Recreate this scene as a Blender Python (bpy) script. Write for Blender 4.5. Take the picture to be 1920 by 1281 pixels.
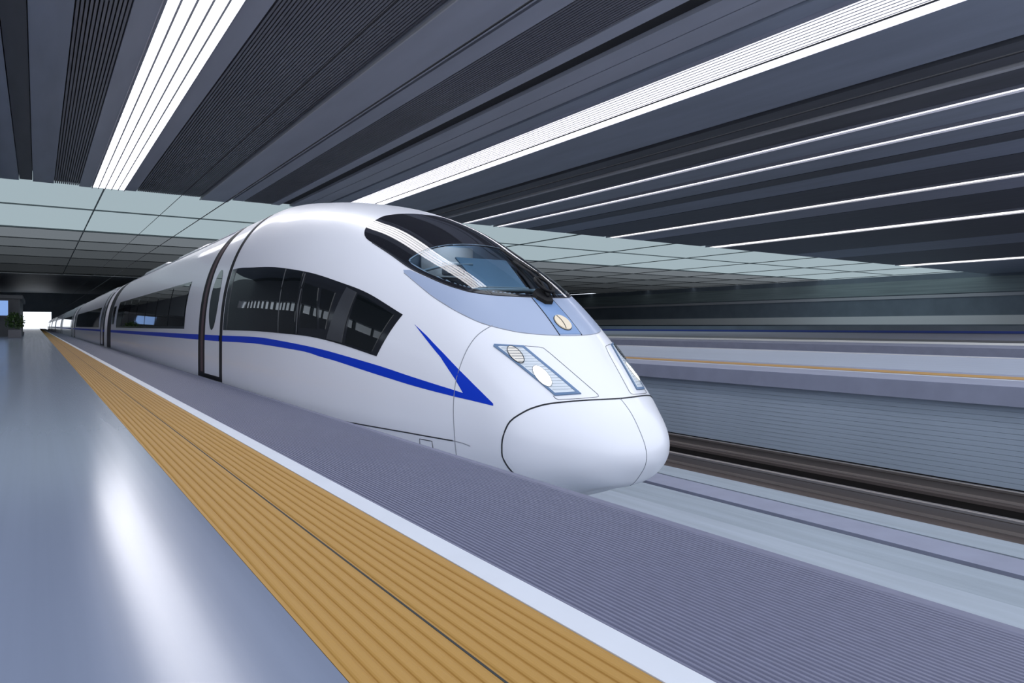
import bpy, bmesh, math, random
import numpy as np
from mathutils import Vector
from mathutils.geometry import delaunay_2d_cdt
random.seed(4)
for o in list(bpy.data.objects): bpy.data.objects.remove(o)
S = bpy.context.scene
COL = S.collection

# ------------------------------------------------------------------ camera
EYE = 0.85                                   # crouching photographer on the platform
cd = bpy.data.cameras.new('camera'); cam = bpy.data.objects.new('camera', cd); COL.objects.link(cam)
cam.location = (0, 0, EYE)
cam.rotation_euler = (math.pi/2, 0, -math.atan(890/1300))
cd.sensor_width = 36; cd.lens = 1300/1920*36; cd.shift_y = -28.5/1920
cd.clip_start = .05; cd.clip_end = 900
S.camera = cam

# ------------------------------------------------------------------ world, lights, exposure
W = bpy.data.worlds.new('overcast_sky'); S.world = W; W.use_nodes = True
bg = W.node_tree.nodes['Background']
bg.inputs[0].default_value = (.84, .90, 1.0, 1); bg.inputs[1].default_value = 1.4
LAMP = 5.5                                   # radiance of the luminous ceiling strips
S.view_settings.view_transform = 'Standard'; S.view_settings.look = 'None'
S.view_settings.exposure = 0.03; S.view_settings.gamma = 1.0
S.view_settings.use_curve_mapping = False

# ------------------------------------------------------------------ materials
def mat(name, col, rough=.5, metal=0., coat=0., noise=0., nscale=3., stretch=(1, 1, 1), bump=0., bscale=40., spec=.5, rvar=0.):
    m = bpy.data.materials.new(name); m.use_nodes = True
    N = m.node_tree.nodes; L = m.node_tree.links; b = N['Principled BSDF']
    b.inputs['Base Color'].default_value = (*col, 1); b.inputs['Roughness'].default_value = rough
    b.inputs['Metallic'].default_value = metal; b.inputs['Coat Weight'].default_value = coat
    b.inputs['Coat Roughness'].default_value = .04; b.inputs['Specular IOR Level'].default_value = spec
    if noise or bump or rvar:
        tc = N.new('ShaderNodeTexCoord'); mp = N.new('ShaderNodeMapping'); mp.inputs['Scale'].default_value = stretch
        L.new(tc.outputs['Object'], mp.inputs['Vector'])
        nt = N.new('ShaderNodeTexNoise'); nt.inputs['Scale'].default_value = nscale; nt.inputs['Detail'].default_value = 5
        L.new(mp.outputs[0], nt.inputs['Vector'])
        if noise:
            r = N.new('ShaderNodeValToRGB')
            r.color_ramp.elements[0].position = .3; r.color_ramp.elements[1].position = .7
            r.color_ramp.elements[0].color = (*[x*(1-noise) for x in col], 1)
            r.color_ramp.elements[1].color = (*[min(1, x*(1+noise)) for x in col], 1)
            L.new(nt.outputs[0], r.inputs[0]); L.new(r.outputs[0], b.inputs['Base Color'])
        if rvar:
            mr = N.new('ShaderNodeMapRange'); mr.inputs[3].default_value = max(0, rough-rvar); mr.inputs[4].default_value = rough+rvar
            L.new(nt.outputs[0], mr.inputs[0]); L.new(mr.outputs[0], b.inputs['Roughness'])
        if bump:
            n2 = N.new('ShaderNodeTexNoise'); n2.inputs['Scale'].default_value = bscale; n2.inputs['Detail'].default_value = 4
            L.new(mp.outputs[0], n2.inputs['Vector'])
            bp = N.new('ShaderNodeBump'); bp.inputs['Strength'].default_value = bump; bp.inputs['Distance'].default_value = .01
            L.new(n2.outputs[0], bp.inputs['Height']); L.new(bp.outputs[0], b.inputs['Normal'])
    return m
def emit(name, col, s):
    m = bpy.data.materials.new(name); m.use_nodes = True; N = m.node_tree.nodes; b = N['Principled BSDF']
    b.inputs['Base Color'].default_value = (*col, 1); b.inputs['Emission Color'].default_value = (*col, 1); b.inputs['Emission Strength'].default_value = s
    return m
def glass(name, tint, rough=.02, refl=1.45, fixed=None):
    m = bpy.data.materials.new(name); m.use_nodes = True; N = m.node_tree.nodes; L = m.node_tree.links
    N.remove(N['Principled BSDF']); out = N['Material Output']
    t = N.new('ShaderNodeBsdfTransparent'); t.inputs[0].default_value = (*tint, 1)
    g = N.new('ShaderNodeBsdfGlossy'); g.inputs['Roughness'].default_value = rough
    fr = N.new('ShaderNodeFresnel'); fr.inputs[0].default_value = refl
    mx = N.new('ShaderNodeMixShader')
    if fixed is None: L.new(fr.outputs[0], mx.inputs[0])
    else: mx.inputs[0].default_value = fixed
    L.new(t.outputs[0], mx.inputs[1]); L.new(g.outputs[0], mx.inputs[2])
    L.new(mx.outputs[0], out.inputs[0]); return m
M = dict(
    floor=mat('polished_paving', (.215, .252, .35), .17, noise=.05, nscale=1.2, stretch=(9, .06, 1), rvar=.04),
    tactile=mat('ochre_tactile', (.43, .238, .055), .6, noise=.04, nscale=.5, stretch=(1, .5, 1)),
    whiteline=mat('white_line_paint', (.66, .69, .77), .5, noise=.03),
    groovedpave=mat('grooved_grey_paving', (.165, .172, .255), .5, noise=.07, nscale=40, stretch=(1, .4, 1)),
    concrete=mat('track_concrete', (.30, .35, .41), .6, noise=.10, nscale=2, stretch=(4, .3, 1), bump=.2),
    concrete_lt=mat('pale_concrete', (.36, .41, .48), .6, noise=.08, nscale=2, stretch=(4, .3, 1)),
    slabdark=mat('dark_brown_track_bed', (.007, .006, .006), .9, spec=.05, noise=.25, nscale=3, stretch=(4, .3, 1), bump=.3),  # near-black brown with random mottling
    slabbrown=mat('rusty_brown_slab', (.085, .07, .068), .8, spec=.2, noise=.2, nscale=3, stretch=(4, .3, 1)),
    rail=mat('rail_steel', (.33, .30, .29), .35, metal=.8),
    groove=mat('dark_joint', (.03, .035, .04), .8),
    pwall=mat('platform_face', (.36, .43, .53), .6, noise=.10, nscale=2, stretch=(1, .3, 14)),
    pedge=mat('platform_edge_stone', (.26, .28, .38), .5, noise=.06),
    ceil_blue=mat('ceiling_blue_grey', (.33, .37, .45), .35, noise=.10, nscale=.4, stretch=(3, .4, 1)),
    ceil_grey=mat('ceiling_mid_grey', (.43, .45, .52), .35, noise=.06, nscale=.4, stretch=(3, .4, 1)),
    ceil_dark=mat('ceiling_dark_grey', (.09, .095, .11), .4, noise=.15, nscale=.5, stretch=(3, .4, 1)),
    ceil_black=mat('ceiling_recess_black', (.02, .02, .022), .6),
    ceil_slat=mat('ceiling_slat_metal', (.19, .19, .22), .35, noise=.1, nscale=.4, stretch=(3, .4, 1)),
    canopy=mat('canopy_soffit', (.62, .66, .67), .5, noise=.06, nscale=.2),
    flange=mat('beam_pale_edge', (.55, .55, .57), .4),
    lampw=emit('luminous_panel', (.98, .97, 1.0), LAMP),
    lampthin=emit('luminous_tube', (.97, .97, 1.0), 1.5),
    lampdim=emit('luminous_tube_warm', (1.0, .98, .93), 1.8),
    louvre=mat('lamp_louvre', (.62, .62, .66), .4),
    frame=mat('lamp_frame', (.34, .35, .42), .4),
    dimglass=glass('sky_dimming_glass', (.56, .605, .60), .3, fixed=.02),  # added panes, tinted to tone down the sky in the slot
    wallhaze=mat('far_wall_haze_green', (.30, .36, .36), .6, noise=.15, nscale=.4, stretch=(1, .2, 6)),
    walldark=mat('far_wall_dark', (.20, .24, .28), .5, noise=.1, nscale=.3),
    wallwhite=mat('far_wall_white', (.88, .88, .86), .5),
    wallblue=mat('far_wall_blue', (.06, .10, .42), .5),
    paint=mat('white_train_paint', (.87, .875, .945), .30, coat=.22),
    maskp=mat('blue_grey_mask_paint', (.36, .43, .60), .35, coat=.2),
    maskc=mat('blue_centre_paint', (.19, .31, .56), .35, coat=.2),
    blue=mat('blue_livery', (.001, .040, .55), .45, spec=.25),
    seam=mat('panel_gap', (.02, .022, .03), .7),
    seamgrey=mat('fine_panel_gap', (.28, .29, .33), .7),
    frit=mat('black_windscreen_band', (.012, .013, .018), .04, spec=1.0),
    band=mat('black_window_band', (.016, .018, .023), .12, spec=.3),
    pane=mat('dark_window_glass', (.005, .007, .008), .02, spec=.6),
    sill=mat('window_mullion', (.045, .048, .056), .3),
    screen=glass('windscreen_glass', (.66, .80, .90), refl=1.8),
    lens=glass('lamp_lens', (.96, .98, 1.0), refl=1.2),
    rubber=mat('black_rubber', (.008, .008, .01), .5, spec=.2),
    reveal=mat('door_reveal', (.09, .05, .055), .5),
    headframe=mat('headlight_frame', (.13, .22, .38), .35),
    reflector=mat('headlight_reflector', (.90, .92, .95), .4),
    chrome=mat('lamp_chrome', (.75, .68, .60), .12, metal=1),
    bulb=emit('lit_headlamp', (1.0, .97, .86), 1.6),
    warmlens=mat('warm_lamp_lens', (.80, .66, .47), .2, coat=1),
    hline=mat('lens_rib', (.22, .27, .34), .4),
    cabgrey=mat('cab_panel_blue_grey', (.42, .58, .74), .5),
    cablight=mat('cab_pale_trim', (.80, .86, .90), .5),
    cabdark=mat('cab_dark_desk', (.05, .065, .075), .5),
    roofg=mat('roof_fairing_grey', (.52, .53, .60), .35, coat=.4),
    bellows=mat('gangway_bellows', (.02, .021, .024), .7),
    wire=mat('contact_wire', (.03, .03, .035), .5, metal=.5),
    red=emit('red_tail_lamp', (1, .03, .03), 2.0),
    lwall=mat('left_wall_grey', (.26, .27, .30), .6, noise=.05),
    paving2=mat('pale_opposite_paving', (.46, .51, .63), .3, noise=.05, nscale=1, stretch=(5, .1, 1)),
    clear=glass('clerestory_glass', (.9, .93, .95), .05, fixed=.03),
    kiosk=mat('dark_kiosk_cladding', (.035, .04, .05), .35, noise=.1),
    bluesign=emit('lit_blue_sign', (.25, .42, .8), .7),
    leaf=mat('shrub_leaf', (.05, .11, .02), .6, noise=.3, nscale=12),
    planter=mat('planter_grey', (.2, .2, .22), .6),
    steel=mat('skylight_steel', (.20, .23, .24), .5),
)

# ------------------------------------------------------------------ helpers
def link(name, verts, faces, m, parent=None, smooth=False):
    me = bpy.data.meshes.new(name); me.from_pydata([tuple(map(float, v)) for v in verts], [], faces); me.validate(); me.update()
    if smooth: me.polygons.foreach_set('use_smooth', [True]*len(me.polygons))
    me.materials.append(M[m]); o = bpy.data.objects.new(name, me); COL.objects.link(o)
    if parent: o.parent = parent
    return o
def fixn(o):
    b = bmesh.new(); b.from_mesh(o.data); bmesh.ops.recalc_face_normals(b, faces=b.faces); b.to_mesh(o.data); b.free(); return o
def tag(o, label=None, cat=None, group=None, kind=None):
    if label: o['label'] = label
    if cat: o['category'] = cat
    if group: o['group'] = group
    if kind: o['kind'] = kind
    return o
def empty(name, loc=(0, 0, 0)):
    o = bpy.data.objects.new(name, None); o.location = loc; o.empty_display_size = .2; COL.objects.link(o); return o
def box(name, x0, x1, y0, y1, z0, z1, m, parent=None, bev=0.):
    v = [(x, y, z) for z in (z0, z1) for y in (y0, y1) for x in (x0, x1)]
    fs = [(0, 2, 3, 1), (4, 5, 7, 6), (0, 1, 5, 4), (2, 6, 7, 3), (0, 4, 6, 2), (1, 3, 7, 5)]
    o = link(name, v, fs, m, parent)
    if bev:
        b = bmesh.new(); b.from_mesh(o.data); bmesh.ops.bevel(b, geom=list(b.edges), offset=bev, segments=2, affect='EDGES', profile=.5); b.to_mesh(o.data); b.free()
    return o
def extrude_y(name, prof, y0, y1, m, parent=None, closed=True):
    n = len(prof); v = [(x, y0, z) for x, z in prof]+[(x, y1, z) for x, z in prof]
    fs = [(i, (i+1) % n, n+(i+1) % n, n+i) for i in range(n if closed else n-1)]
    if closed: fs += [tuple(range(n))[::-1], tuple(range(n, 2*n))]
    return fixn(link(name, v, fs, m, parent))
def tube(name, pts, r, m, parent=None, n=8):
    pts = [Vector(p) for p in pts]; v = []; fs = []
    up = Vector((0, 0, 1)); k = len(pts)
    for i, p in enumerate(pts):
        t = (pts[min(i+1, k-1)]-pts[max(i-1, 0)]).normalized()
        a = t.cross(up if abs(t.z) < .95 else Vector((1, 0, 0))).normalized(); b = t.cross(a)
        for j in range(n):
            q = 2*math.pi*j/n; v.append(p+a*(r*math.cos(q))+b*(r*math.sin(q)))
    for i in range(k-1):
        for j in range(n): fs.append((i*n+j, i*n+(j+1) % n, (i+1)*n+(j+1) % n, (i+1)*n+j))
    fs += [tuple(range(n))[::-1], tuple(range((k-1)*n, k*n))]
    return link(name, v, fs, m, parent, True)

# ------------------------------------------------------------------ near platform
Y0, Y1 = -9., 300.
XF, XT, XW, XE = .613, 1.2317, 1.331, 2.294      # paving | tactile | white line | platform edge
fl = box('floor', -12, XF, Y0, Y1, -.35, 0, 'floor'); tag(fl, 'polished blue-grey platform paving left of the yellow tactile strip', kind='structure')
box('platform_slab', -12, XE-.10, Y0, Y1, -1.42, -.352, 'pwall', fl)
tac = box('tactile_strip', XF+.002, XT-.002, Y0, Y1, -.05, .000, 'tactile')
tag(tac, 'ochre yellow ribbed tactile strip running along the near platform', 'tactile strip')
mid = (XF+XT)/2
for side in (0, 1):
    xa = XF+.012 if side == 0 else mid+.008; xb = mid-.008 if side == 0 else XT-.012
    n = 7; w = (xb-xa)/n; rib = None
    for i in range(n):
        x = xa+w*(i+.5); h = .0075
        prof = [(-w*.42, 0), (-w*.38, h*.45), (-w*.28, h*.8), (-w*.12, h), (w*.12, h), (w*.28, h*.8), (w*.38, h*.45), (w*.42, 0)]
        if rib is None:
            rib = extrude_y('rib', prof, Y0+.01, Y1-.01, 'tactile', tac); rib.location = (x, 0, 0)
        else:
            c = rib.copy(); COL.objects.link(c); c.location = (x, 0, 0)
box('joint', mid-.0035, mid+.0035, Y0+.01, Y1-.01, 0, .0012, 'groove', tac)
tag(box('safety_line', XT, XW, Y0, Y1, -.05, .003, 'whiteline'), 'white painted line between the yellow strip and the grooved grey edge', 'line')
prof = [(XE, -.05), (XW+.002, -.05)]; n = 46; pw = (XE-.06-XW-.004)/n
for i in range(n):
    x = XW+.003+pw*i; prof += [(x, -.007), (x+pw*.2, 0), (x+pw*.66, 0), (x+pw*.86, -.007)]
prof += [(XE-.055, 0), (XE-.012, 0), (XE, -.012)]
ed = extrude_y('platform_edge_paving', prof, Y0, Y1, 'groovedpave')
tag(ed, 'grooved grey-purple paving between the white line and the platform edge beside the train', 'paving')
box('edge_beam', XW+.002, XE, Y0, Y1, -.35, -.0505, 'pedge', ed)

# ------------------------------------------------------------------ track bed
tb = box('floor_track_bed', XE-.1, 11.5, -30, 300, -1.9, -1.52, 'concrete'); tag(tb, 'blue-grey concrete bed carrying both tracks', kind='structure')
box('track_slab', 2.85, 5.25, -30, 300, -1.52, -1.44, 'concrete', tb)
box('kerb', 5.85, 6.40, -30, 300, -1.52, -1.37, 'concrete_lt', tb)
box('drain_slab', 6.42, 7.20, -30, 300, -1.52, -1.40, 'concrete', tb)
box('drain_gap', 7.20, 7.30, -30, 300, -1.52, -1.47, 'groove', tb)
box('drain_cover', 7.30, 7.80, -30, 300, -1.52, -1.39, 'pedge', tb)
box('drain_gap', 7.80, 7.88, -30, 300, -1.52, -1.47, 'groove', tb)
box('drain_slab', 7.88, 8.38, -30, 300, -1.52, -1.40, 'concrete', tb)
box('track_slab', 8.39, 8.98, -30, 300, -1.52, -1.43, 'slabbrown', tb)
box('track_trough', 8.98, 10.10, -30, 300, -1.52, -1.47, 'slabdark', tb)
box('track_slab', 10.11, 10.55, -30, 300, -1.52, -1.43, 'slabbrown', tb)
box('track_trough', 10.55, 11.44, -30, 300, -1.52, -1.46, 'slabdark', tb)
RP = [(-.075, 0), (.075, 0), (.075, .012), (.012, .035), (.012, .12), (.036, .135), (.036, .165), (.028, .172), (-.028, .172), (-.036, .165), (-.036, .135), (-.012, .12), (-.012, .035), (-.075, .012)]
r0 = None
for x, z, lab in ((3.29, -1.44, 'steel rail under the white train nearest the yellow-striped platform'), (4.79, -1.44, 'steel rail under the white train on its far side'),
                  (8.80, -1.43, 'nearer steel rail of the empty track on brown slab'), (10.30, -1.43, 'farther steel rail of the empty track, below the opposite platform face')):
    o = extrude_y('rail', RP, -30, 300, 'rail') if r0 is None else r0.copy()
    if r0 is not None: COL.objects.link(o)
    r0 = r0 or o; o.location = (x, 0, z); tag(o, lab, 'rail', 'rails of the two tracks')

# ------------------------------------------------------------------ opposite platforms and far wall
p2 = box('floor_opposite_platform', 11.45, 21.8, -30, 300, -1.52, -.28, 'pwall'); tag(p2, 'blue-grey face of the platform across the tracks', kind='structure')
hs = None
for i in range(14):
    if hs is None: hs = box('face_course', 11.425, 11.449, -30, 300, 0, .0745, 'pwall', p2); hs.location.z = -1.46
    else:
        c = hs.copy(); COL.objects.link(c); c.location.z = -1.46+i*.078
box('platform_edge', 11.28, 21.95, -30, 300, -.278, -.0, 'pedge', p2)
box('paving', 14.0, 20.9, -30, 300, 0, .004, 'paving2', p2)
tag(box('tactile_strip', 12.82, 13.45, -30, 300, .0005, .006, 'tactile'), 'narrow-looking yellow tactile strip on the platform across the tracks', 'tactile strip')
tag(box('safety_line', 12.55, 12.65, -30, 300, .0005, .004, 'whiteline'), 'white line near the edge of the platform across the tracks', 'line')
tag(box('tactile_strip', 20.95, 21.5, -30, 300, .0005, .006, 'flange'), 'pale strip along the far side of the platform across the tracks', 'tactile strip')
f3 = box('floor_far_tracks', 21.95, 30.5, -30, 300, -1.9, -1.5, 'slabdark'); tag(f3, 'dark track bed beyond the opposite platform', kind='structure')
f4 = box('floor_far_platform', 30.5, 90, -30, 300, -1.9, 0, 'pedge'); tag(f4, 'pale far platform before the white banded wall', kind='structure')
box('paving', 35.5, 40, -30, 300, 0, .01, 'wallwhite', f4); box('paving', 40, 47, -30, 300, 0, .011, 'ceil_dark', f4)
wr = box('wall_right', 165, 166, -40, 301, -2, 12.6, 'walldark'); tag(wr, 'far side wall with pale and dark horizontal bands', kind='structure')
for a, b, m in ((1.25, 3.2, 'wallwhite'), (7.2, 7.9, 'flange'), (8.1, 11.3, 'wallhaze')):  # upper grey-green band paints in the greenish haze light
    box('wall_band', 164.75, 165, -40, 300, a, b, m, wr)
box('floor_beyond_parapet', 90.3, 165, -30, 300, -1.9, -.01, 'pedge', f4)
pp = box('parapet', 90, 90.3, -30, 300, 0, .9, 'walldark'); tag(pp, 'low far parapet with a blue stripe at its foot', 'parapet')
box('stripe', 89.95, 90, -30, 300, .04, .30, 'wallblue', pp)
wb_ = empty('wall_back', (0, 300, 0)); tag(wb_, 'dark end wall far down the line with a bright opening over the platform', kind='structure')
for a in ((-60, -5.5, 0, 1, -2, 13), (4.2, 170, 0, 1, -2, 13), (-5.5, 4.2, 0, 1, 6.0, 13)): box('wall_section', *a, 'walldark', wb_)

# ------------------------------------------------------------------ ceiling over the platforms
KC = 11/6                                    # bay module of the hall ceiling
CZ, CA, CB = 11.85, 8.8, 64.0
ce = box('ceiling', -12.6, 165, CA, CB, CZ+.8, CZ+1.1, 'ceil_dark'); tag(ce, 'dark station ceiling of long slats, panels and beams', kind='structure')
def cpan(x0, x1, m, z=0., name='ceiling_panel', th=.30):
    return box(name, max(-12, x0*KC), x1*KC, CA+.05, CB-.05, CZ+z*KC, CZ+(z+th)*KC, m, ce)
for x0, x1, m, z in ((-12, -6.05, 'ceil_dark', 0), (-6.0, -.62, 'ceil_blue', 0), (-.60, -.17, 'ceil_dark', .05), (-.15, .57, 'ceil_blue', 0), (1.47, 1.90, 'ceil_grey', -.02), (3.19, 3.62, 'ceil_grey', .0),
                  (7.69, 8.20, 'ceil_grey', .02), (9.50, 9.90, 'ceil_grey', 0), (10.40, 10.95, 'ceil_grey', 0), (11.02, 11.70, 'ceil_grey', .02), (11.80, 12.30, 'ceil_blue', .0),
                  (14.05, 16.9, 'ceil_blue', .06), (17.05, 18.4, 'ceil_dark', .0), (18.75, 20.1, 'ceil_dark', 0), (20.75, 22.3, 'ceil_blue', 0), (23.1, 24.8, 'ceil_blue', 0), (24.9, 25.9, 'ceil_dark', .0),
                  (26, 28, 'ceil_blue', 0), (28.1, 31.3, 'ceil_dark', 0), (32.5, 35, 'ceil_grey', 0), (35.1, 41, 'ceil_dark', 0), (43, 52, 'ceil_dark', 0), (52.1, 58, 'ceil_blue', 0), (58.1, 69, 'ceil_dark', 0), (72, 89.5, 'ceil_blue', 0)):
    cpan(x0, x1, m, z)
for x0, x1 in ((.585, 1.46), (3.66, 6.24), (8.22, 9.48)):
    cpan(x0, x1, 'ceil_black', .12, 'slat_backing', .2)
    x0 *= KC; x1 *= KC; k = int((x1-x0)/(.072*KC)); p = (x1-x0)/k; s0 = None
    for i in range(k):
        if s0 is None: s0 = box('slat', -p*.32, p*.32, CA+.06, CB-.06, CZ+.03, CZ+.21, 'ceil_slat', ce)
        else: s_ = s0.copy(); COL.objects.link(s_); s0_ = s_; s_.location.x = x0+p*(i+.5)
    s0.location.x = x0+p*.5
cpan(6.27, 7.46, 'ceil_grey', -.10, 'ceiling_beam', .5); cpan(6.235, 6.268, 'flange', -.12, 'beam_edge', .06)
cpan(7.47, 7.68, 'ceil_black', .1, 'recess', .2); cpan(9.91, 10.39, 'ceil_black', .1, 'recess', .2)
cpan(18.5, 18.7, 'flange', -.05, 'beam_edge', .1)

def lightstrip(name, x0, x1, bars, lab, m='lampw', clear=0.):
    x0 *= KC; x1 *= KC; clear *= KC
    r = empty(name, ((x0+x1)/2, (CA+CB)/2, CZ)); xc = (x0+x1)/2; yc = (CA+CB)/2
    def b(nm, a, c, z0, z1, mm, ya=CA+.1, yb=CB-.1): return box(nm, a-xc, c-xc, ya-yc, yb-yc, z0, z1, mm, r)
    b('side_rail', x0, x0+.06, -.11, .15, 'frame'); b('side_rail', x1-.06, x1, -.11, .15, 'frame')
    n = 6; L_ = (CB-CA-.2)/n
    for i in range(n): b('diffuser', x0+.06, x1-.06, 0, .09, m, CA+.1+L_*i+.004, CA+.1+L_*(i+1)-.004)
    xe = x1-clear
    for i in range(1, bars+1):
        x = x0+(xe-x0)*i/(bars+(0 if clear else 1)); b('louvre', x-.04, x+.04, -.09, -.008, 'louvre')
    return tag(r, lab, 'ceiling light', 'luminous ceiling strips')
lightstrip('ceiling_light', 1.93, 3.16, 4, 'wide luminous ceiling strip above the near platform, upper left')
lightstrip('ceiling_light', 12.36, 14.0, 9, 'wide luminous ceiling strip with fine louvres right above the train', clear=.42)
for x0, x1, m, lab in ((20.2, 20.6, 'lampthin', 'thin white ceiling light line, first beyond the widest luminous strip'), (22.5, 22.95, 'lampthin', 'thin white ceiling light line, second beyond the widest luminous strip'),
                      (31.5, 32.2, 'lampdim', 'thin white ceiling light line, third beyond the widest luminous strip'), (41.5, 42.7, 'lampdim', 'fourth thin ceiling light line beyond the widest luminous strip'), (69.3, 71.5, 'lampdim', 'farthest ceiling light line on the right, close to the far wall')):
    lightstrip('ceiling_light', x0, x1, 0, lab, m)

# roof slot glazed to dim the sky, bays tinted for light falloff, then the plain canopy further down the line
def bays(name, ya, yb, m, lab, nbeam):
    yc = (ya+yb)/2; h = (yb-ya)/2; r = empty(name, (70, yc, CZ)); tag(r, lab, kind='structure')
    for i in range(11):
        x = -13+i*17.8
        box('pane', x+.05-70, x+17.75-70, -h+.05, h-.05, .9, .95, m, r); box('glazing_bar', x-.05-70, x+.05-70, -h, h, .88, 1.0, 'steel', r)
    for k in range(nbeam): box('cross_beam', -83, 95, -h+.2+(2*h-.4)*k/max(1, nbeam-1)-.06, -h+.2+(2*h-.4)*k/max(1, nbeam-1)+.06, .87, 1.0, 'steel', r)
bays('ceiling_skylight', CB+.1, 102, 'dimglass', 'grey-green roof slot across the station beyond the slatted ceiling, glass added to dim the sky', 3)
for ya, yb, tr in ((102.2, 114, .38), (114.2, 127, .31), (127.2, 143, .25), (143.2, 162, .19), (162.2, 190, .14)):  # stepped tints paint the daylight falling off with distance
    M['fading%d' % ya] = glass('falloff_roof_glass', (tr*.97, tr, tr), .3, fixed=.02)
    bays('ceiling_falloff_glazing', ya, yb, 'fading%d' % ya, 'smoked roof glazing tinted darker bay by bay to imitate light falling off down the line', 1)
c2 = box('ceiling_far_canopy', -40, 165, 190.3, 300, CZ+.9, CZ+1.3, 'canopy'); tag(c2, 'plain grey canopy soffit at the far end of the line', kind='structure')
wl = box('wall_left_added', -12.6, -12.02, 5, 300, -1.5, 5.8, 'lwall'); tag(wl, 'unseen grey wall with a clerestory window band, added on the left to darken the train window reflections', kind='structure')  # unseen, added so the train windows reflect a darker side
box('upper_wall', -12.6, -12.02, 5, 300, 7.3, 12.8, 'lwall', wl)
w0_ = None
for i in range(26):
    y = 5+i*2.4
    box('pane', -12.32, -12.30, y+.08, y+2.32, 5.8, 7.3, 'clear', wl)
    if w0_ is None: w0_ = box('mullion', -12.5, -12.1, -.08, .08, 5.8, 7.3, 'kiosk', wl)
    else: c = w0_.copy(); COL.objects.link(c); w0_ = w0_; c.location.y = y
w0_.location.y = 5.08
box('upper_wall', -12.6, -12.02, 67.5, 300, 5.8, 7.3, 'lwall', wl)

# ------------------------------------------------------------------ overhead wires
for x, z, r, lab in ((4.04, 4.08, .012, 'lower black overhead wire above the white train'), (4.04, 5.29, .010, 'upper black overhead wire above the white train'),
                     (9.55, 4.08, .014, 'lower overhead wire above the empty track'), (9.55, 5.05, .012, 'upper overhead wire above the empty track')):
    tag(tube('overhead_wire', [(x, -20, z), (x, 60, z), (x, 299, z)], r, 'wire'), lab, 'wire', 'overhead line')

# ================================================================== the train
XC, YT = 4.04, 3.989
D = np.array([0, .06, .18, .4, .75, 1.2, 1.8, 2.6, 3.6, 4.8, 6.2, 7.6]); QD = np.sqrt(D)
ZT = [-.20, -.03, .136, .314, .59, .975, 1.375, 1.755, 2.168, 2.505, 2.74, 2.88]
WD = [0, .285, .46, .643, .845, .965, 1.134, 1.332, 1.493, 1.596, 1.635, 1.65]
ZB = [-.20, -.34, -.459, -.53, -.662, -.796, -.881, -.94, -1, -1, -1, -1]
ZW = [-.20, -.18, -.18, -.17, -.12, -.05, .05, .15, .25, .32, .35, .35]
NU = [2.02, 2.02, 2.07, 2.12, 2.22, 2.27, 2.32, 2.37, 2.42, 2.47, 2.52, 2.52]
NL = [2, 2, 2.1, 2.3, 2.6, 3, 3.3, 3.6, 4, 4, 4, 4]
def pchip(x, y, xi):
    x = np.asarray(x, float); y = np.asarray(y, float); h = np.diff(x); m = np.diff(y)/h; d = np.zeros_like(y)
    for k in range(1, len(x)-1):
        if m[k-1]*m[k] > 0:
            w1 = 2*h[k]+h[k-1]; w2 = h[k]+2*h[k-1]; d[k] = (w1+w2)/(w1/m[k-1]+w2/m[k])
    d[0] = m[0]; d[-1] = 0
    xi = np.clip(xi, x[0], x[-1]); k = np.clip(np.searchsorted(x, xi, side='right')-1, 0, len(x)-2); t = (xi-x[k])/h[k]
    return (1+2*t)*(1-t)**2*y[k]+t*(1-t)**2*h[k]*d[k]+t*t*(3-2*t)*y[k+1]+t*t*(t-1)*h[k]*d[k+1]
def sect(d):
    q = np.sqrt(np.maximum(d, 0)); a = pchip(QD, ZT, q); b = pchip(QD, ZB, q)
    return a, b, pchip(QD, WD, q), np.clip(pchip(QD, ZW, q), b, a), pchip(QD, NU, q), pchip(QD, NL, q)
def G(P):      # implicit hull function in train coordinates (x across, d behind the tip, z)
    a, b, w, zz, U, L = sect(P[:, 1]); x = np.abs(P[:, 0])/np.maximum(w, 1e-5); dz = P[:, 2]-zz; up = dz >= 0
    z = np.abs(dz)/np.maximum(np.where(up, a-zz, zz-b), 1e-5); n = np.where(up, U, L)
    return (x**n+z**n)**(1/n)-1
def normals(P):
    e = 2e-3; g = np.stack([G(P+v*e)-G(P-v*e) for v in np.eye(3)], 1); g[P[:, 1] < .012] = (0, -1, 0)
    return g/np.linalg.norm(g, axis=1)[:, None]
def from_front(xz):
    xz = np.asarray(xz, float); lo = np.full(len(xz), 1e-5); hi = np.full(len(xz), 7.6)
    for _ in range(40):
        m = (lo+hi)/2; inside = G(np.stack([xz[:, 0], m, xz[:, 1]], 1)) < 0
        hi = np.where(inside, m, hi); lo = np.where(inside, lo, m)
    return np.stack([xz[:, 0], hi, xz[:, 1]], 1)
def front_normals(xz, e=.012):
    xz = np.asarray(xz, float); f_ = lambda dx, dz: from_front(xz+np.array([dx, dz]))[:, 1]
    n = np.stack([f_(e, 0)-f_(-e, 0), np.full(len(xz), -2*e), f_(0, e)-f_(0, -e)], 1)
    return n/np.linalg.norm(n, axis=1)[:, None]
def from_side(dz, sgn=-1):
    dz = np.asarray(dz, float); a, b, w, zz, U, L = sect(dz[:, 0]); e = dz[:, 1]-zz; up = e >= 0
    z = np.clip(np.abs(e)/np.where(up, a-zz, zz-b), 0, .9999); n = np.where(up, U, L)
    return np.stack([sgn*w*(1-z**n)**(1/n), dz[:, 0], dz[:, 1]], 1)
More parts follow.
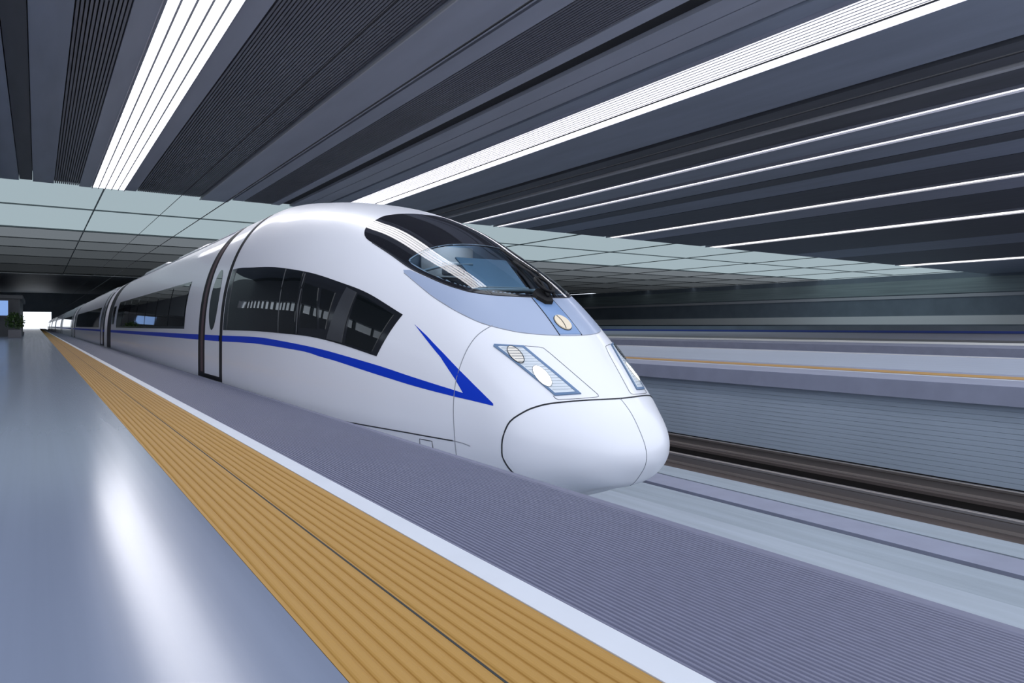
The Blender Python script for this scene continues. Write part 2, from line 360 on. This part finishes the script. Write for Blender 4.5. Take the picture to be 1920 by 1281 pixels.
def inside(poly, p):
    x, y = p[:, 0], p[:, 1]; r = np.zeros(len(p), bool); q = np.asarray(poly); j = len(q)-1
    for i in range(len(q)):
        c_ = ((q[i, 1] > y) != (q[j, 1] > y))
        if q[j, 1] != q[i, 1]: r ^= c_ & (x < (q[j, 0]-q[i, 0])*(y-q[i, 1])/(q[j, 1]-q[i, 1])+q[i, 0])
        j = i
    return r
def resample(pts, step, closed=True, smooth=False):
    pts = np.asarray(pts, float); n = len(pts); out = []
    for i in range(n if closed else n-1):
        p1, p2 = pts[i], pts[(i+1) % n]; k = max(1, int(np.ceil(np.linalg.norm(p2-p1)/step)))
        if smooth:
            p0 = pts[(i-1) % n] if closed or i else p1; p3 = pts[(i+2) % n] if closed or i+2 < n else p2
        for j in range(k):
            t = j/k
            if smooth: out.append(.5*(2*p1+(p2-p0)*t+(2*p0-5*p1+4*p2-p3)*t*t+(3*p1-p0-3*p2+p3)*t**3))
            else: out.append(p1+(p2-p1)*t)
    if not closed: out.append(pts[-1])
    return np.array(out)
def panel(name, outline, mode, m, parent, h=.004, step=.04, holes=(), sgn=-1, depth=.02, smooth=True):
    """a skin panel that follows the hull: outline in front (x,z) or side (d,z) view, raised h, with a rim going into the hull"""
    ring = resample(outline, step*.6); rings = [ring]+[resample(hh, step*.6) for hh in holes]
    lo, hi = ring.min(0), ring.max(0)
    g = np.stack(np.meshgrid(np.arange(lo[0]+step*.5, hi[0], step), np.arange(lo[1]+step*.5, hi[1], step)), -1).reshape(-1, 2)
    if len(g):
        ok = inside(ring, g)
        for hh in rings[1:]: ok &= ~inside(hh, g)
        allr = np.concatenate(rings); dm = np.min(((g[:, None]-allr[None])**2).sum(-1), 1) if len(g)*len(allr) < 4e7 else np.ones(len(g))
        g = g[ok & (dm > (step*.35)**2)]
    V = np.concatenate(rings+[g.reshape(-1, 2)]); E = []; s_ = 0
    for rr in rings: E += [(s_+i, s_+(i+1) % len(rr)) for i in range(len(rr))]; s_ += len(rr)
    res = delaunay_2d_cdt([Vector(p) for p in V], E, [], 0, 1e-7)
    v2 = np.array([tuple(p) for p in res[0]]); T = np.array([t for t in res[2] if len(t) == 3])
    cen = v2[T].mean(1); ok = inside(ring, cen)
    for hh in rings[1:]: ok &= ~inside(hh, cen)
    T = T[ok]; P = from_front(v2) if mode == 'front' else from_side(v2, sgn); N = front_normals(v2) if mode == 'front' else normals(P)
    top = P+N*h; bot = P-N*depth; n = len(P); F = [tuple(t) for t in T]; cnt = {}
    for t in T:
        for i in range(3):
            e = (t[i], t[(i+1) % 3]); cnt[tuple(sorted(e))] = cnt.get(tuple(sorted(e)), []) + [e]
    rim = [v[0] for v in cnt.values() if len(v) == 1]
    verts = np.concatenate([top, bot]); F2 = [(a, b, b+n, a+n) for a, b in rim]
    fn = np.cross(top[T[:, 1]]-top[T[:, 0]], top[T[:, 2]]-top[T[:, 0]]); flip = (fn*N[T[:, 0]]).sum() < 0
    if flip: F = [f[::-1] for f in F]
    else: F2 = [f[::-1] for f in F2]
    used = sorted({i for f in F+F2 for i in f}); mp = {u: i for i, u in enumerate(used)}
    o = link(name, verts[used], [tuple(mp[i] for i in f) for f in F+F2], m, parent, False)
    sm = [True]*len(F)+[False]*len(F2)
    if len(o.data.polygons) == len(sm): o.data.polygons.foreach_set('use_smooth', sm)
    o.data.polygons.foreach_set('use_smooth', [True]*len(o.data.polygons))
    NN = np.concatenate([N, N])[used]
    if len(o.data.vertices) == len(NN): o.data.normals_split_custom_set_from_vertices([tuple(map(float, n_)) for n_ in NN])
    return o
def seam(name, pts, mode, m, parent, r=.005, sgn=-1, smooth=True, lift=.0, step=.04, closed=False):
    q = resample(pts, step, closed, smooth); P = from_front(q) if mode == 'front' else from_side(q, sgn)
    P = P+normals(P)*lift; pts3 = [tuple(p) for p in P]
    if closed: pts3.append(pts3[0])
    return tube(name, pts3, r, m, parent, 6)
def mir(pts): return [(-x, z) for x, z in pts]
def sym(half): return list(half)+[(-x, z) for x, z in reversed(half) if abs(x) > 1e-6]

TR = empty('high_speed_train', (XC, YT, 0)); tag(TR, 'white high-speed train with a blue stripe and streamlined nose beside the platform', 'train')

# outlines on the nose, front view (x, z)
SCREEN = sym([(0, 2.262), (-.25, 2.250), (-.512, 2.205), (-.655, 2.138), (-.775, 2.065), (-.87, 1.97), (-.926, 1.862), (-.917, 1.754), (-.888, 1.607), (-.858, 1.458), (-.804, 1.355), (-.725, 1.252), (-.622, 1.182), (-.485, 1.149), (-.283, 1.134), (-.10, 1.130), (0, 1.130)])
GLASS = sym([(0, 1.765), (-.298, 1.748), (-.436, 1.726), (-.569, 1.688), (-.722, 1.615), (-.822, 1.54), (-.812, 1.448), (-.770, 1.372), (-.700, 1.287), (-.600, 1.222), (-.470, 1.180), (-.28, 1.160), (-.10, 1.155), (0, 1.155)])
SCREEN = resample(SCREEN, .05, True, True).tolist(); GASKET = [p for p in SCREEN if p[1] < 1.80]; GASKET = sorted([p for p in GASKET if p[0] < 0], key=lambda p: -p[1])+sorted([p for p in GASKET if p[0] >= 0], key=lambda p: p[1])
GLASS = resample(GLASS, .05, True, True).tolist()
MASK_LO = [(-.918, 1.40), (-.899, 1.272), (-.868, 1.135), (-.803, 1.0), (-.718, .899), (-.641, .85), (-.508, .802), (-.349, .778), (-.132, .766), (0, .764)]
MASK_HI = [(0, 1.122), (-.10, 1.122), (-.283, 1.126), (-.485, 1.141), (-.625, 1.172), (-.732, 1.243), (-.812, 1.346), (-.868, 1.43)]
MASK = sym([MASK_LO[-1]]+MASK_LO[-2::-1]+[(-.905, 1.435)]+MASK_HI[::-1])
# hull of the leading car
def hull(name, ds, nt, m, parent, skip=None, cap=True):
    ds = np.asarray(ds, float); a, b, w, zz, U, L = sect(ds); t = np.linspace(0, 2*np.pi, nt, endpoint=False)
    C = np.cos(t)[None]; Sn = np.sin(t)[None]; n = np.where(Sn >= 0, U[:, None], L[:, None])
    x = np.sign(C)*np.abs(C)**(2/n); z = np.sign(Sn)*np.abs(Sn)**(2/n)
    Z = zz[:, None]+np.where(z >= 0, z*(a-zz)[:, None], z*(zz-b)[:, None])
    V = np.stack([w[:, None]*x, np.broadcast_to(ds[:, None], Z.shape), Z], -1); k = len(ds); F = []
    cen = .25*(V[:-1]+V[1:]+np.roll(V, -1, 1)[:-1]+np.roll(V, -1, 1)[1:]); drop = np.zeros(cen.shape[:2], bool)
    if skip is not None: drop = inside(skip, cen[..., [0, 2]].reshape(-1, 2)).reshape(drop.shape) & (cen[..., 1] < 3.0) & (cen[..., 2] > 1.0)
    for i in range(k-1):
        for j in range(nt):
            if not drop[i, j]:
                j2 = (j+1) % nt; F.append((i*nt+j, i*nt+j2, (i+1)*nt+j2, (i+1)*nt+j))
    if cap: F += [tuple((k-1)*nt+j for j in range(nt)), tuple(range(nt))[::-1]]
    o = link(name, V.reshape(-1, 3), F, m, parent, True)
    if cap:
        for p_ in list(o.data.polygons)[-2:]: p_.use_smooth = False
    return o
END1 = 29.35
ds = np.concatenate([np.linspace(.0006, 1., 70)**2*1.2 if False else (np.linspace(.02, 1.0, 60)**2)*1.2, np.arange(1.22, 3.2, .02), np.arange(3.24, 7.7, .08), np.arange(8, END1, .9), [END1-.25, END1]])
HOLE = [(x*.985, 1.45+(z-1.45)*.975) for x, z in GLASS]
body = hull('car_body', ds, 360, 'paint', TR, HOLE)

# windscreen: black band, tinted glass, fairing mask
ws = panel('windscreen_surround', SCREEN, 'front', 'frit', TR, h=.004, step=.035, holes=[[(x*.995, z) for x, z in GLASS]])
panel('windscreen_glass', GLASS, 'front', 'screen', ws, h=.002, step=.04, depth=.004)
mk = panel('fairing_mask', MASK, 'front', 'maskp', TR, h=.003, step=.03)
seam('mask_edge', sym(MASK_LO)[:], 'front', 'seamgrey', mk, .004)
seam('windscreen_gasket', GASKET, 'front', 'seam', ws, .006, lift=.002)
cp = panel('centre_panel', [(-.118, 1.118), (-.128, .776), (.128, .776), (.118, 1.118)], 'front', 'maskc', TR, h=.007, step=.03)
for s_ in (-1, 1): seam('panel_gap', [(s_*.118, 1.12), (s_*.13, .765)], 'front', 'seam', cp, .005, lift=.004, smooth=False)
# twin lamp in the centre panel
def disc(name, x, z, rx, rz, m, parent, h=.02, dome=.03):
    ring = [(x+rx*math.cos(a), z+rz*math.sin(a)) for a in np.linspace(0, 2*math.pi, 28, endpoint=False)]
    o = panel(name, ring, 'front', m, parent, h=h, step=.012)
    return o
disc('lamp_lens', 0, .878, .080, .066, 'warmlens', cp, .020)
seam('lens_split', [(-.022, .938), (-.008, .90), (-.008, .856), (-.022, .818)], 'front', 'seam', cp, .004, lift=.020, step=.01)
seam('lamp_rim', [(.0+.082*math.cos(a), .878+.068*math.sin(a)) for a in np.linspace(0, 2*math.pi, 30, endpoint=False)], 'front', 'seam', cp, .005, lift=.007, closed=True)

# headlights
for s_ in (-1, 1):
    g = (lambda pts: pts) if s_ < 0 else mir
    LENS = g([(-.712, .672), (-.700, .690), (-.512, .677), (-.317, .288), (-.515, .276)])
    IN = g([(-.688, .668), (-.672, .674), (-.530, .662), (-.352, .303), (-.505, .295)])
    hl = panel('headlight', LENS, 'front', 'headframe', TR, h=.010, step=.02, holes=[IN])
    panel('reflector', IN, 'front', 'reflector', hl, h=.007, step=.03)
    def circ(cx, cz, r): return g([(cx+r*.66*math.cos(a), cz+r*1.12*math.sin(a)) for a in np.linspace(0, 2*math.pi, 24, endpoint=False)])
    panel('lamp', circ(-.607, .600, .062), 'front', 'chrome', hl, h=.014, step=.02)
    seam('lamp_rim', circ(-.607, .600, .064), 'front', 'seam', hl, .004, lift=.012, closed=True)
    panel('lamp', circ(-.520, .425, .072), 'front', 'bulb', hl, h=.014, step=.02)
    seam('lamp_rim', circ(-.520, .425, .074), 'front', 'seamgrey', hl, .003, lift=.012, closed=True)
    for i in range(16):
        z = .318+i*.0222
        # left and right limits of the lens opening at this height
        xl = -.505+(-.688+.505)*(z-.295)/(.668-.295); xr = -.352+(-.530+.352)*(z-.303)/(.662-.303)
        seam('lens_rib', g([(xl+.006, z), (xr-.006, z)]), 'front', 'hline', hl, .0014, lift=.016, smooth=False)
    panel('lens', g([(-.695, .668), (-.676, .679), (-.525, .667), (-.340, .299), (-.508, .288)]), 'front', 'lens', hl, h=.019, step=.03, depth=-.018)
    seam('cover_gap', g([(-.505, .678), (-.400, .668), (-.364, .658), (-.330, .60), (-.182, .283), (-.186, .268), (-.21, .262), (-.505, .247), (-.520, .256), (-.525, .276)]), 'front', 'seam', hl, .0028, smooth=False)

# nose cover
HATCH = [(0, .243), (-.309, .241), (-.543, .221), (-.663, .19), (-.748, .142), (-.821, .065), (-.856, -.051), (-.862, -.167), (-.851, -.255), (-.805, -.349), (-.72, -.43), (-.58, -.49), (-.42, -.52)]
FULL = sym(HATCH)
seam('nose_cover_gap', sym(HATCH)[12::-1], 'front', 'seam', TR, .0075)
seam('nose_cover_gap', mir(HATCH), 'front', 'seam', TR, .0075)
for s_ in (-1, 1):
    g = (lambda p: p) if s_ < 0 else mir
    hh = [(-.004, .232)]+[(x*.985, z*.97-.006) for x, z in HATCH[1:9]]+[(-.79, -.342), (-.705, -.42), (-.57, -.478), (-.41, -.50), (-.004, -.50)]
    panel('nose_cover', g(hh), 'front', 'paint', TR, h=.003, step=.03)
seam('nose_cover_split', [(0, .243), (0, .1), (0, -.1), (0, -.3), (0, -.46)], 'front', 'seamgrey', TR, .004, lift=.002, smooth=False, step=.02)

# panel gap around the nose module, skirt line, small flap
for s_ in (-1, 1):
    SM = [(1.30, .86), (1.345, .778), (1.362, .668), (1.366, .512), (1.37, .371), (1.365, .231), (1.35, 0), (1.338, -.162), (1.33, -.30), (1.325, -.5)]
    seam('nose_module_gap', SM, 'side', 'seamgrey', TR, .0045, s_)
    seam('skirt_gap', [(5.5, -.14), (2.82, -.142), (2.12, -.147), (1.69, -.155), (1.361, -.162)], 'side', 'seam', TR, .006, s_)
    seam('skirt_gap', [(1.361, -.162), (1.25, -.17), (1.16, -.186)], 'side', 'seamgrey', TR, .004, s_)
    seam('flap_gap', [(1.78, -.26), (1.78, -.19), (1.62, -.195), (1.61, -.27)], 'side', 'seam', TR, .004, s_, smooth=False)

# livery stripe and arrow, side view (d, z)
UP = [(7.6, .705), (5.659, .706), (4.765, .678), (4.078, .642), (3.507, .60), (3.058, .552), (2.405, .466), (1.894, .376), (1.383, .286), (1.27, .264)]
LOW = [(.928, .179), (1.167, .207), (1.374, .230), (1.884, .297), (2.302, .362), (3.047, .469), (3.496, .518), (4.069, .571), (5.649, .618), (7.6, .612)]
ARI = [(1.379, .375), (1.6, .568), (2.028, .87)]; ARO = [(1.832, .76), (1.579, .602), (1.37, .465), (1.163, .335), (.934, .197)]
# dark glazing band beside the cab
WT = [(7.50, 1.742), (7.0, 1.735), (6.52, 1.706), (5.575, 1.649), (4.911, 1.585), (4.12, 1.480), (3.397, 1.335), (2.826, 1.19), (2.222, .965)]
WB = [(2.429, .554), (3.079, .661), (3.727, .73), (4.538, .762), (5.673, .785), (7.50, .792)]
wt = lambda d: float(np.interp(d, [p[0] for p in WT[::-1]], [p[1] for p in WT[::-1]]))
wb = lambda d: float(np.interp(d, [p[0] for p in WB], [p[1] for p in WB]))
def pane_poly(dt0, dt1, db0, db1, it=.05, ib=.05):
    top = [(d, wt(d)-it) for d in np.linspace(dt0, dt1, 8)]; bot = [(d, wb(d)+ib) for d in np.linspace(db1, db0, 8)]
    return top+bot
for s_ in (-1, 1):
    st = panel('livery_stripe', resample(UP, .08, False, True).tolist()+ARI+ARO+resample(LOW, .08, False, True).tolist(), 'side', 'blue', TR, h=.0025, step=.06, sgn=s_)
    panel('livery_stripe', [(7.60, .705), (7.6, .612), (END1-.05, .612), (END1-.05, .705)], 'side', 'blue', TR, h=.0025, step=.3, sgn=s_)
    wd = panel('window_band', resample(WT, .1, False, True).tolist()+resample(WB, .1, False, True).tolist(), 'side', 'band', TR, h=.006, step=.06, sgn=s_)
    for q in (pane_poly(7.18, 4.90, 7.18, 4.72, .012, .012), pane_poly(4.86, 4.32, 4.68, 4.20, .012, .012), pane_poly(4.17, 3.80, 4.05, 3.62, .13, .10),
              pane_poly(3.72, 3.40, 3.55, 3.42, .12, .12), pane_poly(2.98, 2.33, 2.98, 2.50, .045, .03)):
        panel('pane', q, 'side', 'pane', wd, h=.014, step=.05, sgn=s_)
    for a, b in (((4.88, wt(4.88)-.01), (4.70, wb(4.7)+.01)), ((4.25, wt(4.25)-.02), (4.12, wb(4.12)+.02)), ((7.2, wt(7.2)-.01), (7.2, wb(7.2)+.01))):
        seam('mullion', [a, b], 'side', 'sill', wd, .008, s_, smooth=False, lift=.012)
    panel('pillar', [(3.22, wt(3.22)-.02), (3.02, wt(3.02)-.03), (3.05, wb(3.05)+.02), (3.36, wb(3.36)+.02)], 'side', 'sill', wd, h=.017, step=.06, sgn=s_)

# doors and windows of the leading car, then the following coaches
def door(d0, parent, s_, up=2.62):
    dr = panel('door', [(d0+.12, .045), (d0+.12, up), (d0+1.25, up), (d0+1.25, .045)], 'side', 'paint', parent, h=.012, step=.1, sgn=s_)
    panel('door_gap', [(d0-.06, .0), (d0-.06, up+.05), (d0+.12, up+.05), (d0+.12, .0)], 'side', 'rubber', dr, h=.006, step=.1, sgn=s_)
    panel('door_reveal', [(d0+1.25, -.0), (d0+1.25, up+.05), (d0+1.86, up+.05), (d0+1.86, .0)], 'side', 'rubber', dr, h=.006, step=.1, sgn=s_)
    panel('door_jamb', [(d0+1.42, .06), (d0+1.42, up-.3), (d0+1.62, up-.3), (d0+1.62, .06)], 'side', 'reveal', dr, h=.009, step=.1, sgn=s_)
    panel('door_sill', [(d0-.06, -.03), (d0-.06, .045), (d0+1.86, .045), (d0+1.86, -.03)], 'side', 'rubber', dr, h=.007, step=.1, sgn=s_)
    panel('door_stripe', [(d0+.12, .612), (d0+.12, .705), (d0+1.25, .705), (d0+1.25, .612)], 'side', 'blue', dr, h=.0145, step=.1, sgn=s_)
    panel('door_window', [(d0+.70+.33*math.cos(a), 1.29+.50*math.sin(a)) for a in np.linspace(0, 2*math.pi, 36, endpoint=False)], 'side', 'pane', dr, h=.016, step=.06, sgn=s_)
    return dr
def window_run(a, b, parent, s_, z0=.80, z1=1.74, n=7):
    wbd = panel('window_band', [(a, z0), (a, z1), (b, z1), (b, z0)], 'side', 'band', parent, h=.005, step=.12, sgn=s_)
    L_ = (b-a)/n
    for i in range(n):
        panel('pane', [(a+L_*i+.06, z0+.05), (a+L_*i+.06, z1-.05), (a+L_*(i+1)-.06, z1-.05), (a+L_*(i+1)-.06, z0+.05)], 'side', 'pane', wbd, h=.014, step=.15, sgn=s_)
    return wbd
for s_ in (-1, 1):
    door(7.62, TR, s_); window_run(11.0, 25.4, TR, s_); window_run(26.4, 27.3, TR, s_, .93, 1.62, 1)
def roofbump(parent, a, b, w=.62, z=2.80, h=.16):
    ks = np.linspace(0, 1, 14); V = []; n = 13
    for k in ks:
        e = min(1, min(k, 1-k)*9); e = e*e*(3-2*e)
        for j in range(n):
            q = math.pi*j/(n-1); V.append((w*math.cos(q)*(.85+.15*e), a+(b-a)*k, z-.06+(h+.06)*e*min(1, 1.5*math.sin(q))))
    F = [(i*n+j, i*n+j+1, (i+1)*n+j+1, (i+1)*n+j) for i in range(13) for j in range(n-1)]
    return link('roof_fairing', V, F, 'roofg', parent, True)
roofbump(TR, 14, 19.5); roofbump(TR, 20.4, 27.5, h=.2)
for x in (-.78, -.98): tube('roof_rib', [(x, d, float(from_front([(0, 0)])[0, 2])*0+2.88*1.0) for d in ()] or [tuple(p) for p in from_side([(d, 2.62 if x < -.9 else 2.72) for d in np.arange(9.8, END1, 1.)])], .012, 'roofg', TR, 6)

# ---- driver's cab behind the glass
cab = box('cab_desk', -.62, .62, 1.95, 2.35, .80, 1.10, 'cabdark', TR, .04)
box('desk_screen', -.42, -.12, 2.20, 2.24, 1.08, 1.24, 'cabgrey', cab); box('desk_screen', .0, .30, 2.20, 2.24, 1.08, 1.24, 'cabgrey', cab)
arc = [(x, 1.78+.45*(x/.66)**2, 1.215) for x in np.linspace(-.66, .66, 25)]
tube('desk_edge', arc, .022, 'cablight', cab, 8)
V = []; F = []
for i, (x, d, z) in enumerate(arc): V += [(x, d, z), (x*.9, 2.36, 1.16), (x, d, .85)]
for i in range(24): F += [(3*i, 3*i+3, 3*i+4, 3*i+1), (3*i, 3*i+2, 3*i+5, 3*i+3)]
link('desk_cowl', V, F, 'cabdark', cab)
zs = np.linspace(.55, 1.93, 9); LH = from_side([(3.25, z) for z in zs])*.93
bv = [(x, y, z) for y in (3.30, 3.34) for x, z in [(p[0], zz_) for p, zz_ in zip(LH, zs)]+[(-p[0], zz_) for p, zz_ in zip(LH[::-1], zs[::-1])]]
bk = fixn(link('cab_bulkhead', bv, [tuple(range(18)), tuple(range(18, 36))[::-1]]+[(i, (i+1) % 18, 18+(i+1) % 18, 18+i) for i in range(18)], 'cabgrey', TR)); box('bulkhead_door', -.35, .35, 3.27, 3.30, .6, 1.80, 'cablight', bk)
box('cab_floor', -1., 1., 1.6, 3.34, .50, .55, 'cabdark', TR)
sh = link('sun_blind', [(-.30, 2.56, 1.60), (.36, 2.56, 1.60), (.36, 2.16, 1.27), (-.24, 2.16, 1.27), (-.30, 2.575, 1.59), (.36, 2.575, 1.59), (.36, 2.175, 1.26), (-.24, 2.175, 1.26)],
          [(0, 1, 2, 3), (7, 6, 5, 4), (0, 4, 5, 1), (1, 5, 6, 2), (2, 6, 7, 3), (3, 7, 4, 0)], 'cabgrey', TR)
tube('blind_bar', [(-.26, 2.155, 1.262), (.38, 2.155, 1.262)], .012, 'cablight', sh)
seat = box('driver_seat', -.28, .24, 2.75, 3.15, .85, .98, 'cabdark', TR, .03)
box('seat_back', -.27, .23, 3.05, 3.18, .98, 1.42, 'cabdark', seat, .04); box('headrest', -.16, .12, 3.05, 3.15, 1.44, 1.60, 'cablight', seat, .03)
s2 = box('second_seat', -.74, -.42, 2.62, 2.95, .80, .93, 'cabdark', TR, .03); box('seat_back', -.73, -.43, 2.84, 2.96, .93, 1.27, 'cabgrey', s2, .04); box('headrest', -.69, -.48, 2.80, 2.90, 1.28, 1.42, 'cablight', s2, .03)
box('cab_fill_lamp', -.14, .14, 2.97, 3.10, 1.84, 1.855, 'lampw', TR)  # added out of sight above the glass to brighten the cab
tube('grab_rail', [(-.70, 2.60, 1.43), (-.45, 2.50, 1.50), (-.15, 2.45, 1.52)], .014, 'cablight', TR)

# ---- wiper
def on_glass(x, z, lift): P = from_front([(x, z)]); return tuple((P+normals(P)*lift)[0])
wp = panel('wiper', [(-.075, 1.155), (-.085, 1.105), (-.03, 1.055), (.05, 1.055), (.09, 1.11), (.10, 1.17), (.0, 1.19)], 'front', 'rubber', TR, h=.045, step=.03)
for dx in (-.0, .085): tube('wiper_arm', [on_glass(.03+dx, 1.10, .05), on_glass(.05+dx, 1.20, .085), on_glass(.075+dx, 1.33, .07), on_glass(.10+dx, 1.50, .04)], .016, 'rubber', wp)
tube('wiper_blade', [on_glass(.13+.11*t, 1.28+.42*t, .022) for t in np.linspace(0, 1, 9)], .013, 'rubber', wp)
lp = [on_glass(.07+.075*math.cos(a), 1.19+.075*math.sin(a), .085) for a in np.linspace(0, 2*math.pi, 16)]; tube('wiper_link', lp, .016, 'rubber', wp)

# ---- following coaches
def coach(d0, length):
    ds2 = [d0, d0+.03, d0+.4]+list(np.linspace(d0+1, d0+length-1, 12))+[d0+length-.4, d0+length]
    b = hull('coach', np.array(ds2), 96, 'paint', TR)
    for s_ in (-1, 1):
        panel('livery_stripe', [(d0+.1, .612), (d0+.1, .705), (d0+length-.1, .705), (d0+length-.1, .612)], 'side', 'blue', b, h=.004, step=.5, sgn=s_)
        window_run2 = panel('window_band', [(d0+3.6, .80), (d0+3.6, 1.74), (d0+length-5, 1.74), (d0+length-5, .80)], 'side', 'pane', b, h=.006, step=.3, sgn=s_)
        for dd0 in (d0+.9, d0+length-3.0):
            panel('door_gap', [(dd0-.7, .0), (dd0-.7, 2.65), (dd0+1.6, 2.65), (dd0+1.6, .0)], 'side', 'rubber', b, h=.004, step=.2, sgn=s_)
            panel('door', [(dd0+.05, .05), (dd0+.05, 2.6), (dd0+.95, 2.6), (dd0+.95, .05)], 'side', 'paint', b, h=.012, step=.2, sgn=s_)
            panel('door_window', [(dd0+.5+.26*math.cos(a), 1.29+.5*math.sin(a)) for a in np.linspace(0, 2*math.pi, 20, endpoint=False)], 'side', 'pane', b, h=.016, step=.1, sgn=s_)
    rb = roofbump(b, d0+5, d0+length-5); return b
for s_ in (-1, 1):
    panel('rear_door_gap', [(END1-1.75, 0), (END1-1.75, 2.62), (END1-.08, 2.62), (END1-.08, 0)], 'side', 'rubber', TR, h=.005, step=.15, sgn=s_)
GAP = 1.3; d = END1
for i in range(6):
    V = []; n = 40
    for k in range(9):
        sc = .95 if k % 2 else .90
        for p in from_side([(20, z) for z in np.linspace(-.85, 2.85, n//2)]).tolist(): V.append((p[0]*sc, d-.02+(GAP+.04)*k/8, p[2]*.97))
        for p in from_side([(20, z) for z in np.linspace(2.85, -.85, n//2)], 1).tolist(): V.append((p[0]*sc, d-.02+(GAP+.04)*k/8, p[2]*.97))
    F = [(k*n+j, k*n+(j+1) % n, (k+1)*n+(j+1) % n, (k+1)*n+j) for k in range(8) for j in range(n)]
    link('gangway', V, F, 'bellows', TR)
    d += GAP; last = coach(d, 32.); d += 32.

# ------------------------------------------------------------------ far end of the near platform
k = empty('stair_enclosure', (-4.2, 78, 0)); tag(k, 'dark stair enclosure standing on the platform at the far left', 'enclosure')
for nm, a in (('side_wall', (2.7, 3., -8, 8, 0, 3.1)), ('side_wall', (-3., -2.7, -8, 8, 0, 3.1)), ('end_wall', (-2.7, 2.7, -8, -7.7, 0, 3.1)), ('roof', (-3.2, 3.2, -8.3, 8.2, 3.1, 3.4)), ('plinth', (-3.1, 3.1, -8.1, 8.1, 0, .3))):
    box(nm, *a, 'kiosk', k)
sg = empty('information_sign', (-2.6, 66, 0)); tag(sg, 'blue lit sign panel at the far left end of the platform', 'sign')
box('post', -.05, .05, -.05, .05, 0, 1.6, 'kiosk', sg); box('panel', -.8, .8, -.09, .05, 1.6, 2.9, 'kiosk', sg); box('lit_face', -.74, .74, -.1, -.09, 1.68, 2.82, 'bluesign', sg)
pl = empty('potted_shrub', (-1.35, 62, 0)); tag(pl, 'small green shrub in a grey planter at the far left', 'shrub')
box('planter', -.4, .4, -.4, .4, 0, .6, 'planter', pl, .03)
V = []; F = []
for i in range(420):
    a = random.uniform(0, 6.283); u = random.uniform(-.7, 1); r = .62*random.uniform(.5, 1); q = math.sqrt(1-u*u)
    c = Vector((r*q*math.cos(a), r*q*math.sin(a), 1.15+.75*u*r/.62)); t = Vector((random.gauss(0, 1), random.gauss(0, 1), random.gauss(0, 1))).normalized(); b = t.cross(Vector((.3, .5, .8))).normalized()
    k0 = len(V); V += [c-t*.11, c+b*.05, c+t*.11, c-b*.05]; F.append((k0, k0+1, k0+2, k0+3))
fo = link('foliage', V, F, 'leaf', pl); fo['kind'] = 'stuff'
tube('stem', [(0, 0, .5), (0, 0, 1.2)], .03, 'planter', pl)
